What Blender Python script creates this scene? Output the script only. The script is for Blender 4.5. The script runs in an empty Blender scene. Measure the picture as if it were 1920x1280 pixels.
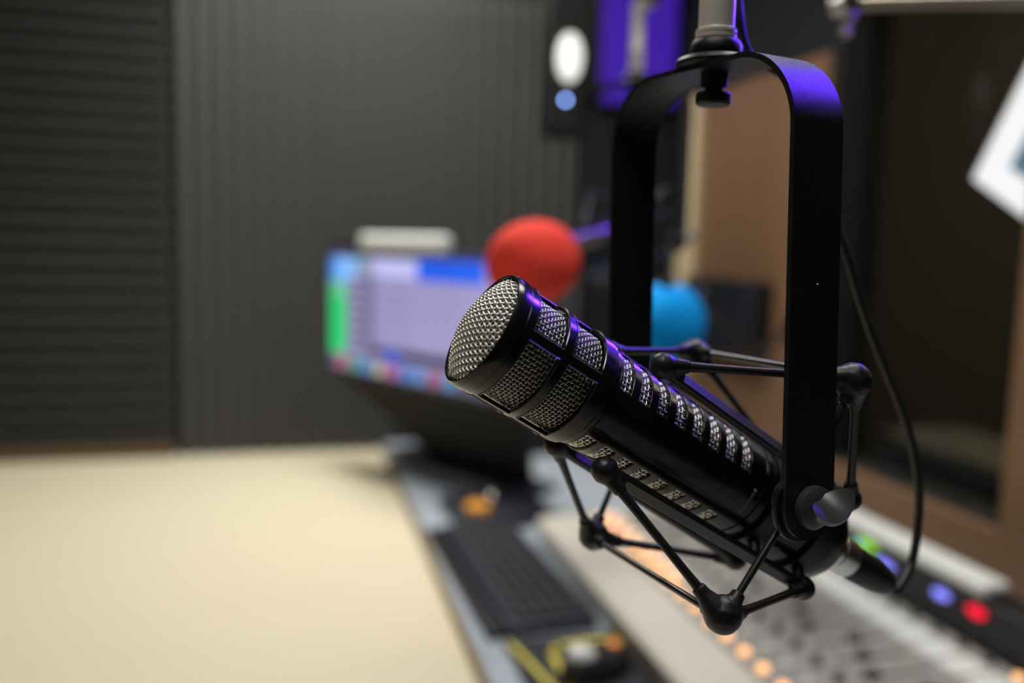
import bpy, bmesh, math, random
from mathutils import Vector as V, Matrix
random.seed(7)
PI = math.pi
S = bpy.context.scene
COL = S.collection

# ------------------------------------------------------------------ camera, world, lights, exposure
CAM = V((0.0, 0.0, 1.33))
FPX = 1608.0
RX = V((0.9691, 0.0021, -0.2468)); RY = V((-0.2454, 0.1149, -0.9626)); RZ = V((0.0263, 0.9934, 0.1119))
M3 = Matrix((RX, RY, RZ)).transposed()            # camera = M3 @ world  (columns are the world axes seen by the camera)
cd = bpy.data.cameras.new('camera'); cam = bpy.data.objects.new('camera', cd); COL.objects.link(cam)
cam.matrix_world = Matrix.Translation(CAM) @ M3.transposed().to_4x4()
cd.sensor_width = 36.0; cd.lens = 36.0 * FPX / 1920.0
cd.clip_start = 0.02; cd.clip_end = 50
cd.dof.use_dof = True; cd.dof.focus_distance = 0.368; cd.dof.aperture_fstop = 2.8
S.camera = cam
S.view_settings.view_transform = 'Standard'; S.view_settings.look = 'None'
S.view_settings.gamma = 1; S.view_settings.exposure = 0.0
w = bpy.data.worlds.new('world'); S.world = w; w.use_nodes = True
w.node_tree.nodes['Background'].inputs[0].default_value = (0.05, 0.055, 0.07, 1)
w.node_tree.nodes['Background'].inputs[1].default_value = 0.3

def light(name, loc, target, power, color, sx, sy, spread=180):
    ld = bpy.data.lights.new(name, 'AREA'); ld.shape = 'RECTANGLE'; ld.size = sx; ld.size_y = sy
    ld.energy = power; ld.color = color; ld.spread = math.radians(spread)
    o = bpy.data.objects.new(name, ld); COL.objects.link(o); o.location = loc
    o.rotation_euler = (V(target) - V(loc)).to_track_quat('-Z', 'Y').to_euler()
    return o
light('ceiling_light_far', (0.05, 1.95, 2.56), (0.1, 2.0, 0.7), 17.8, (1.0, 0.98, 0.90), 0.6, 0.6, 130)
light('added_desk_fill', (0.75, 0.95, 2.56), (0.6, 1.0, 0.8), 6.0, (1.0, 0.97, 0.92), 0.5, 0.5, 130)  # unseen fill light added to brighten the console, red windscreen and sill
light('ceiling_light_near', (-0.05, 0.15, 2.56), (0.2, 0.5, 0.8), 5.8, (1.0, 0.97, 0.92), 0.5, 0.5, 150)
for vx, vy, vz, vp in ((1.03, 1.15, 1.80, 0.22), (1.03, 0.72, 2.08, 0.30)):      # violet spots along the top of the right wall
    light('violet_led_light', (vx, vy, vz), (0.205, 0.36, 1.46), vp, (0.11, 0.025, 1.0), 0.32, 0.28, 11)
light('violet_led_light_far', (1.0, 1.9, 2.3), (0.45, 1.08, 1.45), 0.2, (0.2, 0.06, 1.0), 0.3, 0.2, 36)

def at(u, v, dep):                                # a point of the place from its bearing and its real distance
    return CAM + (M3.transposed() @ V(((u-960)/FPX, -(v-640)/FPX, -1.0))) * dep

# ------------------------------------------------------------------ materials
MATS = {}
def mat(name, col, rough=0.5, metal=0.0, spec=0.5, bump=0.0, scale=300.0, var=0.0, coat=0.0, emit=None, es=0.0, stretch=(1,1,1), trans=0.0):
    if name in MATS: return MATS[name]
    m = bpy.data.materials.new(name); m.use_nodes = True; nt = m.node_tree; b = nt.nodes['Principled BSDF']
    b.inputs['Base Color'].default_value = (*col, 1); b.inputs['Roughness'].default_value = rough
    b.inputs['Metallic'].default_value = metal; b.inputs['Specular IOR Level'].default_value = spec
    b.inputs['Coat Weight'].default_value = coat; b.inputs['Transmission Weight'].default_value = trans
    if emit: b.inputs['Emission Color'].default_value = (*emit, 1); b.inputs['Emission Strength'].default_value = es
    if bump or var:
        tc = nt.nodes.new('ShaderNodeTexCoord'); mp = nt.nodes.new('ShaderNodeMapping'); mp.inputs['Scale'].default_value = stretch
        n = nt.nodes.new('ShaderNodeTexNoise'); n.inputs['Scale'].default_value = scale; n.inputs['Detail'].default_value = 4
        nt.links.new(tc.outputs['Object'], mp.inputs[0]); nt.links.new(mp.outputs[0], n.inputs['Vector'])
        if bump:
            bp = nt.nodes.new('ShaderNodeBump'); bp.inputs['Strength'].default_value = bump; bp.inputs['Distance'].default_value = 0.001
            nt.links.new(n.outputs['Fac'], bp.inputs['Height']); nt.links.new(bp.outputs[0], b.inputs['Normal'])
        if var:
            mx = nt.nodes.new('ShaderNodeMix'); mx.data_type = 'RGBA'
            mx.inputs['A'].default_value = (*[max(0, c*(1-var)) for c in col], 1); mx.inputs['B'].default_value = (*[min(1, c*(1+var)) for c in col], 1)
            nt.links.new(n.outputs['Fac'], mx.inputs['Factor']); nt.links.new(mx.outputs['Result'], b.inputs['Base Color'])
    MATS[name] = m
    return m
def glow(name, col, s): return mat(name, tuple(c*0.4 for c in col), 0.4, emit=col, es=s)
m_blackmetal = mat('black_powder_coat', (0.009, 0.009, 0.010), 0.36, 0.0, 0.5, bump=0.25, scale=2500)
m_micbody = mat('black_satin_enamel', (0.008, 0.008, 0.009), 0.20, 0.0, 0.5)
m_rubber = mat('black_rubber', (0.014, 0.014, 0.016), 0.40, 0.0, 0.45, bump=0.2, scale=400)
m_wire = mat('grille_wire', (0.93, 0.92, 0.86), 0.40, 1.0)
m_wire2 = mat('dark_grille_wire', (0.62, 0.61, 0.57), 0.36, 1.0)
m_foamin = mat('inner_black_foam', (0.008, 0.008, 0.008), 0.9)
m_chrome = mat('brushed_nickel', (0.88, 0.84, 0.76), 0.28, 1.0)
m_darkchrome = mat('black_chrome', (0.10, 0.10, 0.105), 0.25, 0.8)
m_knob = mat('grey_black_plastic', (0.055, 0.055, 0.058), 0.34, 0.0, 0.6)
m_cable = mat('cable_rubber', (0.013, 0.013, 0.014), 0.5)
m_foamgrey = mat('grey_acoustic_foam', (0.118, 0.118, 0.116), 0.95, 0.0, 0.1, bump=0.5, scale=900, var=0.15)
m_foamdark = mat('charcoal_acoustic_foam', (0.064, 0.064, 0.065), 0.95, 0.0, 0.1, bump=0.5, scale=900, var=0.15)
m_table = mat('pale_wood_laminate', (0.76, 0.68, 0.50), 0.45, 0.0, 0.35, scale=5.0, var=0.035, stretch=(0.5, 5.0, 1))
m_counter = mat('grey_laminate', (0.40, 0.445, 0.51), 0.45, 0.0, 0.4, scale=14.0, var=0.30)
m_counteredge = mat('brown_edge_band', (0.30, 0.23, 0.13), 0.5)
m_wood = mat('brown_wood', (0.27, 0.148, 0.08), 0.5, 0.0, 0.35, scale=6.0, var=0.25, stretch=(1, 1, 0.12))
m_sill = mat('brown_wood_sill', (0.25, 0.14, 0.075), 0.5, 0.0, 0.35, scale=6.0, var=0.2, stretch=(1, 0.15, 1))
m_tan = mat('tan_wood', (0.85, 0.68, 0.42), 0.5)
m_darkwall = mat('black_paint', (0.006, 0.006, 0.007), 0.8)
m_wallpale = mat('pale_wall_paint', (0.45, 0.44, 0.42), 0.8)
m_wallgrey = mat('dark_grey_paint', (0.05, 0.05, 0.05), 0.8, scale=8, var=0.1)
m_red = mat('red_foam', (1.0, 0.075, 0.05), 0.85, 0.0, 0.2, bump=0.5, scale=700)
m_blue = mat('blue_foam', (0.0, 0.36, 0.95), 0.85, 0.0, 0.2, bump=0.5, scale=700)
m_black = mat('black_plastic', (0.012, 0.012, 0.014), 0.45)
m_navy = mat('navy_black_plastic', (0.022, 0.026, 0.038), 0.45)
m_key = mat('dark_key_plastic', (0.05, 0.053, 0.062), 0.45)
m_consolelight = mat('pale_grey_console', (0.62, 0.59, 0.53), 0.45, 0.0, 0.4)
m_console = mat('grey_console_panel', (0.33, 0.32, 0.305), 0.45, 0.0, 0.4, scale=20, var=0.06)
m_white = mat('white_plastic', (0.80, 0.82, 0.80), 0.4)
m_offwhite = mat('offwhite_plastic', (0.80, 0.82, 0.80), 0.4)
m_yellow = mat('yellow_print', (0.75, 0.64, 0.08), 0.7)
m_cloth = mat('black_cloth_mat', (0.018, 0.02, 0.028), 0.8)
m_orange = mat('orange_plastic', (0.85, 0.36, 0.04), 0.4)
m_floor = mat('dark_carpet', (0.05, 0.05, 0.055), 0.95, bump=0.4, scale=300, var=0.2)
m_ceil = mat('white_ceiling_tile', (0.55, 0.55, 0.53), 0.9)
m_print = mat('pale_blue_print', (0.30, 0.48, 0.52), 0.5)
m_ltorange = glow('orange_lit_button', (1.0, 0.50, 0.20), 1.7)
m_ltwhite = mat('grey_white_button', (0.62, 0.62, 0.60), 0.4)
m_ltpeach = glow('peach_lit_button', (1.0, 0.72, 0.52), 1.2)
m_nickel = mat('satin_nickel', (0.92, 0.86, 0.77), 0.34, 0.30)
m_ltred = glow('red_lit_button', (1.0, 0.14, 0.20), 1.0)

# ------------------------------------------------------------------ mesh helpers
class MB:
    def __init__(s): s.v = []; s.f = []
    def add(s, vs, fs):
        n = len(s.v); s.v += [tuple(p) for p in vs]; s.f += [tuple(i+n for i in f) for f in fs]; return s
    def box(s, lo, hi, mtx=None):
        x0,y0,z0 = lo; x1,y1,z1 = hi
        vs = [V(p) for p in ((x0,y0,z0),(x1,y0,z0),(x1,y1,z0),(x0,y1,z0),(x0,y0,z1),(x1,y0,z1),(x1,y1,z1),(x0,y1,z1))]
        if mtx: vs = [mtx @ p for p in vs]
        return s.add(vs, [(0,3,2,1),(4,5,6,7),(0,1,5,4),(1,2,6,5),(2,3,7,6),(3,0,4,7)])
    def tube(s, pts, r, n=8, caps=True):
        pts = [V(p) for p in pts]; k = len(pts)
        rs = r if isinstance(r, (list, tuple)) else [r]*k
        vs = []; fs = []; up = None
        for i in range(k):
            t = (pts[min(i+1,k-1)] - pts[max(i-1,0)])
            t = t.normalized() if t.length > 1e-12 else V((0,0,1))
            if up is None: up = t.orthogonal().normalized()
            up = (up - t*up.dot(t)); up = up.normalized() if up.length > 1e-9 else t.orthogonal().normalized()
            b = t.cross(up)
            for j in range(n):
                a = 2*PI*j/n; vs.append(pts[i] + (up*math.cos(a) + b*math.sin(a))*rs[i])
        for i in range(k-1):
            for j in range(n):
                j2 = (j+1) % n; fs.append((i*n+j, i*n+j2, (i+1)*n+j2, (i+1)*n+j))
        if caps: fs += [tuple(range(n))[::-1], tuple((k-1)*n+j for j in range(n))]
        return s.add(vs, fs)
    def lathe(s, prof, n=48, mtx=None, axis='z'):           # prof: (radius, height) list
        vs = []; fs = []; k = len(prof)
        for r, h in prof:
            for j in range(n):
                a = 2*PI*j/n; c, d = r*math.cos(a), r*math.sin(a)
                p = V((c, d, h)) if axis == 'z' else V((h, c, d))
                vs.append(mtx @ p if mtx else p)
        for i in range(k-1):
            for j in range(n):
                j2 = (j+1) % n; fs.append((i*n+j, i*n+j2, (i+1)*n+j2, (i+1)*n+j))
        fs += [tuple(range(n))[::-1], tuple((k-1)*n+j for j in range(n))]
        return s.add(vs, fs)
    def build(s, name, m, parent=None, smooth=40, bevel=0.0, seg=2):
        me = bpy.data.meshes.new(name); me.from_pydata(s.v, [], s.f)
        bm = bmesh.new(); bm.from_mesh(me); bmesh.ops.recalc_face_normals(bm, faces=bm.faces); bm.to_mesh(me); bm.free()
        me.materials.append(m)
        if smooth:
            me.shade_smooth(); me.set_sharp_from_angle(angle=math.radians(smooth))
        o = bpy.data.objects.new(name, me); COL.objects.link(o)
        if parent: o.parent = parent
        if bevel:
            b = o.modifiers.new('bevel', 'BEVEL'); b.width = bevel; b.segments = seg; b.limit_method = 'ANGLE'; b.angle_limit = math.radians(35)
        return o
def tag(o, label, cat, group=None):
    o['label'] = label; o['category'] = cat
    if group: o['group'] = group
    return o
def thing(name, label, cat, mtx=None, group=None):
    o = bpy.data.objects.new(name, None); COL.objects.link(o); o.empty_display_size = 0.02
    if mtx is not None: o.matrix_world = mtx if isinstance(mtx, Matrix) else Matrix.Translation(V(mtx))
    return tag(o, label, cat, group)
def struct(o): o['kind'] = 'structure'; return o
def bx(name, lo, hi, m, parent=None, bevel=0.0, mtx=None):
    return MB().box(lo, hi, mtx).build(name, m, parent, 30, bevel)
def smoothpath(pts, n=8):
    pts = [V(p) for p in pts]; out = []
    for i in range(len(pts)-1):
        p0 = pts[max(i-1,0)]; p1 = pts[i]; p2 = pts[i+1]; p3 = pts[min(i+2,len(pts)-1)]
        for k in range(n):
            t = k/n
            out.append(0.5*((2*p1)+(p2-p0)*t+(2*p0-5*p1+4*p2-p3)*t*t+(3*p1-p0-3*p2+p3)*t*t*t))
    out.append(pts[-1]); return out
def basis(o, a, b, c):
    m = Matrix((a, b, c)).transposed().to_4x4(); m.translation = o; return m

# ------------------------------------------------------------------ the room
ZT, ZC, YW, XW = 0.74, 0.77, 2.46, 1.10
struct(bx('floor', (-2.6, -1.6, -0.05), (4.2, 2.6, 0.0), m_floor))
struct(bx('ceiling', (-2.6, -1.6, 2.6), (4.2, 2.6, 2.65), m_ceil))
struct(bx('wall_far', (-2.6, YW, 0), (4.2, YW+0.1, 2.6), m_wallgrey))
struct(bx('wall_left', (-2.7, -1.6, 0), (-2.6, 2.6, 2.6), m_wallpale))
struct(bx('wall_back', (-2.6, -1.7, 0), (4.2, -1.6, 2.6), m_wallgrey))
mb = MB(); Y0, Y1, Z0, Z1 = 0.50, 1.60, 0.90, 1.90            # window opening in the right wall
mb.box((XW, -1.6, 0), (XW+0.1, Y0, 2.6)); mb.box((XW, Y1, 0), (XW+0.1, YW, 2.6))
mb.box((XW, Y0, 0), (XW+0.1, Y1, Z0)); mb.box((XW, Y0, Z1), (XW+0.1, Y1, 2.6))
struct(mb.build('wall_right', m_darkwall, smooth=0))
mb = MB(); mb.box((XW-0.012, Y1+0.02, Z0-0.02), (XW-0.0005, 2.20, 1.75))
struct(mb.build('wall_right_panel', m_wood, smooth=0, bevel=0.002))
struct(bx('trim_1', (XW-0.03, 2.21, Z0-0.02), (XW-0.0005, 2.30, 1.75), m_tan, bevel=0.008))
# window: sill, side post, glass
win = bpy.data.objects.new('window_1', None); COL.objects.link(win); struct(win)
bx('sill', (XW-0.02, -0.4, ZC+0.002), (XW-0.0005, Y1+0.02, Z0-0.001), m_sill, win, 0.003)
bx('window_post', (XW-0.02, 1.01, Z0), (XW+0.10, 1.085, Z1), m_sill, win, 0.003)
bx('window_post', (XW-0.02, Y1-0.02, Z0), (XW+0.10, Y1+0.018, Z1), m_darkwall, win, 0.003)
m_glass = mat('window_glass', (0.9, 0.92, 0.9), 0.02, trans=1.0); m_glass.node_tree.nodes['Principled BSDF'].inputs['IOR'].default_value = 1.12
bx('pane', (XW+0.05, 1.085, Z0), (XW+0.056, Y1-0.02, Z1), m_glass, win)
bx('pane', (XW+0.05, Y0, Z0), (XW+0.056, 1.01, Z1), m_glass, win)
# the dim room beyond the glass
m_amber = mat('amber_brown_paint', (0.30, 0.17, 0.05), 0.8)
struct(bx('wall_beyond', (4.1, -1.6, 0), (4.2, 2.6, 2.6), m_amber))
t = thing('desk', 'long grey desk in the dim room beyond the window glass', 'desk', (2.2, 1.9, 0))
bx('desk_top', (-0.35, -1.0, 0.72), (0.4, 0.5, 0.76), mat('grey_desk_laminate', (0.25, 0.25, 0.24), 0.6), t, 0.004)
bx('desk_panel', (0.3, -0.95, 0.0), (0.34, 0.45, 0.72), m_black, t); bx('desk_panel', (-0.3, -0.95, 0.0), (0.28, -0.91, 0.72), m_black, t); bx('desk_panel', (-0.3, 0.41, 0.0), (0.28, 0.45, 0.72), m_black, t)
t = thing('computer_tower', 'black computer case on the desk beyond the window glass', 'computer', (2.35, 2.0, 0.7605))
bx('case', (-0.1, -0.25, 0), (0.12, 0.2, 0.3), m_black, t, 0.006); bx('front_panel', (-0.106, -0.24, 0.01), (-0.101, 0.19, 0.29), m_navy, t, 0.002)
lb = light('next_room_light', (2.6, 1.2, 2.5), (3.0, 1.4, 0.8), 11, (1.0, 0.80, 0.5), 0.5, 0.5)

struct(bx('trim_3', (0.836, 2.372, 0.775), (XW-0.001, YW-0.001, 2.599), m_darkwall))
# furniture tops
t = thing('table', 'pale beige wood table filling the lower left below the foam', 'table', (-0.6, 1.0, 0))
bx('table_top', (-0.75, -1.25, ZT-0.035), (0.842, YW-1.0-0.002, ZT), m_table, t, 0.002)
for x in (-0.70, 0.78):
    for y in (-1.2, 1.38): bx('leg', (x-0.025, y-0.025, 0.0005), (x+0.025, y+0.025, ZT-0.035), m_blackmetal, t)
t = thing('counter', 'long grey laminate counter carrying the keyboard and the mixing console', 'counter', (0.67, 1.0, 0))
bx('worktop', (0.245-0.67, -1.4, ZC-0.045), (XW-0.025-0.67, YW-1.0-0.085, ZC), m_counter, t, 0.002)
bx('edge_band', (0.2425-0.67, -1.4, ZC-0.045), (0.2448-0.67, YW-1.085, ZC-0.001), m_counteredge, t)
for y in (-1.3, 0.1, 1.38): bx('support_panel', (-0.36, y-0.015, 0.0005), (0.39, y+0.015, ZC-0.045), m_black, t)

# acoustic foam panels
def foam(x0, x1, z0, z1, vertical, base, depth, pitch, m, label):
    mb = MB(); yb = YW-0.001
    L = (x1-x0) if vertical else (z1-z0); n = max(2, round(L/pitch)); p = L/n
    prof = [(0.0, 0.0)]
    for i in range(n): prof += [(i*p+0.5*p, depth), (i*p+p, 0.0)]
    vs = []
    for c in (0, 1):
        for q, h in prof:
            y = yb-base-h
            vs.append((x0+q, y, (z0, z1)[c]) if vertical else ((x0, x1)[c], y, z0+q))
    k = len(prof); fs = [(i, i+1, k+i+1, k+i) for i in range(k-1)]
    off = 2*k
    for c in (0, 1):
        for q in (0, L): vs.append((x0+q, yb, (z0, z1)[c]) if vertical else ((x0, x1)[c], yb, z0+q))
    fs += [tuple(range(k)) + (off+1, off), tuple(range(k, 2*k)) + (off+3, off+2), (0, k, off+2, off), (k-1, 2*k-1, off+3, off+1), (off, off+1, off+3, off+2)]
    o = mb.add(vs, fs).build('acoustic_foam_panel', m, smooth=0)
    return tag(o, label, 'foam panel', 'ridged foam panels on the far wall')
zr = [ZT+0.004, 1.385, 2.0]; xr = [-0.305, 0.075, 0.455, 0.832]
rn = ['lower row', 'upper row']; cn = ['beside the darker level-ridged foam', 'middle of the wall by the monitor', 'at the dark right wall corner']
for i in range(3):
    for j in range(2):
        foam(xr[i]+0.0006, xr[i+1]-0.0006, zr[j]+0.0006*j, zr[j+1], True, 0.02, 0.042, 0.0455, m_foamgrey, 'grey foam panel, upright ridges, %s, %s' % (cn[i], rn[j]))
for j in range(2):
    foam(-0.92, -0.313, (0.779 if j == 0 else zr[j]+0.0006), zr[j+1], False, 0.035, 0.035, 0.0485, m_foamdark, 'darker foam panel with level ridges at far left, %s' % rn[j])
    foam(-1.52, -0.922, (0.779 if j == 0 else zr[j]+0.0006), zr[j+1], False, 0.035, 0.035, 0.0485, m_foamdark, 'darker foam panel with level ridges beyond the left edge, %s' % rn[j])

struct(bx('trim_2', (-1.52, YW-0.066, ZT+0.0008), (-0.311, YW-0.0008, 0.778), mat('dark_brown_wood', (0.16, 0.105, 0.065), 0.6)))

# ------------------------------------------------------------------ microphone
def weave(p0, p1, ni, nj, surf, A, r, n=5, keep=None, sub=4):
    """two families of woven wires over a surface; surf(s, t) gives (point, normal), s,t in pitches"""
    mb = MB()
    for fam in (0, 1):
        cnt, ln = (ni, nj) if fam == 0 else (nj, ni)
        for i in range(cnt+1):
            run = []
            for k in range(ln*sub+1):
                q = k/sub; s, tt = (i, q) if fam == 0 else (q, i)
                ph = math.cos(PI*(q + i)) * (1 if fam == 0 else -1)
                res = surf(p0+s, p1+tt)
                if res is None:
                    if len(run) > 2: mb.tube(run, r, n, False)
                    run = []; continue
                P, N = res; run.append(P + N*(A*ph))
            if len(run) > 2: mb.tube(run, r, n, False)
    return mb

RH, RB = 0.0270, 0.0243
def cage(r_out, th, x0, x1, rows, slots, nphi, phioff, xs_extra=()):
    """a tube wall with rectangular openings: rows = [(xa, xb)], slots = [(phi_a, phi_b)] (radians)"""
    xs = sorted(set([x0, x1] + [e for r in rows for e in r] + list(xs_extra)))
    phis = set(2*PI*k/nphi for k in range(nphi))
    edges = set()
    for a, b in slots: edges.add(a % (2*PI)); edges.add(b % (2*PI))
    phis = sorted(edges | set(p for p in phis if all(min(abs(p-e), 2*PI-abs(p-e)) > 0.02 for e in edges)))
    K = len(phis)
    def hole(xa, xb, pa, pb):
        xm = 0.5*(xa+xb); pm = pa + ((pb-pa) % (2*PI))*0.5
        inx = any(r[0] < xm < r[1] for r in rows)
        if not inx: return False
        for a, b in slots:
            if ((pm-a) % (2*PI)) < ((b-a) % (2*PI)): return True
        return False
    mb = MB(); vs = []; fs = []
    def idx(i, j, o): return (i*K + (j % K))*2 + o
    for x in xs:
        for ph in phis:
            for r in (r_out, r_out-th): vs.append((x, r*math.cos(ph), r*math.sin(ph)))
    H = [[hole(xs[i], xs[i+1], phis[j], phis[(j+1) % K]) for j in range(K)] for i in range(len(xs)-1)]
    for i in range(len(xs)-1):
        for j in range(K):
            if H[i][j]: continue
            fs.append((idx(i,j,0), idx(i,j+1,0), idx(i+1,j+1,0), idx(i+1,j,0)))
            fs.append((idx(i,j,1), idx(i+1,j,1), idx(i+1,j+1,1), idx(i,j+1,1)))
            if H[i][(j+1) % K]: fs.append((idx(i,j+1,0), idx(i,j+1,1), idx(i+1,j+1,1), idx(i+1,j+1,0)))
            if H[i][(j-1) % K]: fs.append((idx(i,j,0), idx(i+1,j,0), idx(i+1,j,1), idx(i,j,1)))
            if i == 0 or H[i-1][j]: fs.append((idx(i,j,0), idx(i,j,1), idx(i,j+1,1), idx(i,j+1,0)))
            if i == len(xs)-2 or H[i+1][j]: fs.append((idx(i+1,j,0), idx(i+1,j+1,0), idx(i+1,j+1,1), idx(i+1,j,1)))
    return mb.add(vs, fs)

D = math.radians
def make_mic(root, fine=True):
    # front dome of woven wire
    h = 0.0085; rb = 0.0253; R = (rb*rb+h*h)/(2*h)
    p = 0.0020 if fine else 0.0042; rw = 0.00043 if fine else 0.0008
    ca, sa = math.cos(D(24)), math.sin(D(24)); N = int(rb/p)+1
    def dome(s, t):
        a, b = (s-N)*p, (t-N)*p; y = a*ca-b*sa; z = a*sa+b*ca; q = y*y+z*z
        if q > rb*rb: return None
        hx = math.sqrt(R*R-q)
        return V((-(hx-(R-h)), y, z)), V((-hx, y, z)).normalized()
    weave(0, 0, 2*N, 2*N, dome, 0.00036 if fine else 0.0006, rw, 6 if fine else 4, sub=6 if fine else 3).build('front_grille', m_wire, root, 80)
    # head: lip, cage with windows, liner
    mb = MB(); mb.lathe([(0.0250,-0.0012),(0.0252,-0.0022),(0.0260,-0.0022),(0.0268,-0.0008),(0.0270,0.0012),(0.0270,0.0036),(0.0266,0.0040),(0.0266,0.0046),(0.0262,0.0046),(0.0250,0.0040)], 96, axis='x')
    mb.v = mb.v; ring = mb.build('front_ring', m_micbody, root, 35)
    rows = [(0.0088, 0.0250), (0.0292, 0.0455)]
    sl = [(D(-13+5+90*k), D(-13+85+90*k)) for k in range(4)]
    cg = cage(0.0266, 0.0016, 0.0046, 0.0515, rows, sl, 96, 0).build('head_cage', m_micbody, root, 35, bevel=0.00035 if fine else 0)
    # hairline frames round each window
    rim = MB()
    for a, b in (rows if fine else []):
        for pa, pb in sl:
            pts = []
            nseg = 32; ro = 0.0267
            pts += [(a, ro*math.cos(pa+(pb-pa)*k/nseg), ro*math.sin(pa+(pb-pa)*k/nseg)) for k in range(nseg+1)]
            pts += [(b, ro*math.cos(pb-(pb-pa)*k/nseg), ro*math.sin(pb-(pb-pa)*k/nseg)) for k in range(nseg+1)]
            pts.append(pts[0]); rim.tube(pts, 0.00028, 4)
    if fine: rim.build('window_rim', m_darkchrome, cg, 60)
    mb = MB(); mb.lathe([(0.0206, 0.0), (0.0206, 0.0515)], 48, axis='x'); mb.build('inner_foam', m_foamin, root)
    pw = 0.0020 if fine else 0.004; rr = 0.0231
    dphi = pw/rr
    for ri, (a, b) in enumerate(rows):
        for pa, pb in sl:
            ni = int((b-a)/pw)+1; nj = int((pb-pa)/dphi)+2
            sx = (b-a)/ni; sp = (pb-pa+0.10)/nj
            def cyl(s, t): 
                ph = pa-0.05+t*sp; n = V((0, math.cos(ph), math.sin(ph)))
                return V((a+s*sx, 0, 0)) + n*rr, n
            weave(0, 0, ni, nj, cyl, 0.00033, 0.00036 if fine else 0.0007, 5 if fine else 4, sub=4 if fine else 2).build('side_grille', m_wire2, root, 80)
    # step down to the body
    mb = MB(); mb.lathe([(0.0252,0.0512),(0.0262,0.0515),(0.0262,0.0530),(0.0246,0.0545),(0.0246,0.0565),(0.0238,0.0572),(0.0200,0.0572),(0.0200,0.0512)], 96, axis='x')
    mb.build('head_collar', m_micbody, root, 35)
    # body with four rows of eight slots
    x1 = 0.0612; srows = [(x1-0.0031+0.01075*k, x1+0.0031+0.01075*k) for k in range(8)]
    ss = [(D(c-29), D(c+29)) for c in (-47, -170, 72)]
    bd = cage(RB, 0.0016, 0.0568, 0.1500, srows, ss, 96, 0).build('body', m_micbody, root, 35, bevel=0.0004 if fine else 0)
    mb = MB(); mb.lathe([(0.0205, 0.0570), (0.0205, 0.1490)], 48, axis='x'); mb.build('inner_foam', m_foamin, root)
    for pa, pb in ss:                                            # one mesh strip under each row of slots
        rr2 = 0.0226; nx = int(0.084/0.0021 if fine else 0.084/0.0042); nj = int((pb-pa+0.1)*rr2/(0.0021 if fine else 0.0042)); sp = (pb-pa+0.1)/nj
        def cyl2(s, t):
            ph = pa-0.05+t*sp; n = V((0, math.cos(ph), math.sin(ph)))
            return V((0.0572+s*0.084/nx, 0, 0)) + n*rr2, n
        weave(0, 0, nx, nj, cyl2, 0.00034, 0.00042 if fine else 0.0007, 5 if fine else 4, sub=4 if fine else 2).build('slot_grille', m_wire, root, 80)
    mb = MB(); mb.lathe([(0.0236,0.1498),(0.0236,0.1510),(0.0243,0.1514),(0.0243,0.1880),(0.0243,0.2040),(0.0232,0.2110),(0.0205,0.2150),(0.0150,0.2165)], 96, axis='x')
    mb.build('rear_body', m_micbody, root, 35)
    if fine:                                                     # fine bright groove and the small printed name
        MB().tube([(0.1500, 0.0241*math.cos(2*PI*k/90), 0.0241*math.sin(2*PI*k/90)) for k in range(91)], 0.00025, 5, False).build('groove_ring', m_darkchrome, root, 60)
        cu = bpy.data.curves.new('printed_name', 'FONT'); cu.body = 'Electro-Voice'; cu.size = 0.0021; cu.extrude = 0.00002
        tmp = bpy.data.objects.new('tmp', cu); COL.objects.link(tmp)
        dg = bpy.context.evaluated_depsgraph_get(); dg.update()
        me = bpy.data.meshes.new_from_object(tmp.evaluated_get(dg)); bpy.data.objects.remove(tmp)
        ph0 = D(-1)
        for vv in me.vertices:                                   # wrapped round the barrel
            ph = ph0 + vv.co.x/RB; r = RB+0.00012+vv.co.z
            vv.co = V((0.1450 + vv.co.y, r*math.cos(ph), r*math.sin(ph)))
        me.materials.clear(); me.materials.append(m_print)
        o = bpy.data.objects.new('printed_name', me); COL.objects.link(o); o.parent = root
        mb = MB(); c = ph0-0.055; n = V((0, math.cos(c), math.sin(c))); e1 = V((1,0,0)); e2 = n.cross(e1)
        mb.tube([V((0.1456,0,0))+n*(RB+0.0001), V((0.1456,0,0))+n*(RB+0.0004)], 0.0009, 16)
        mb.build('printed_emblem', m_print, root)
    return root

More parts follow.
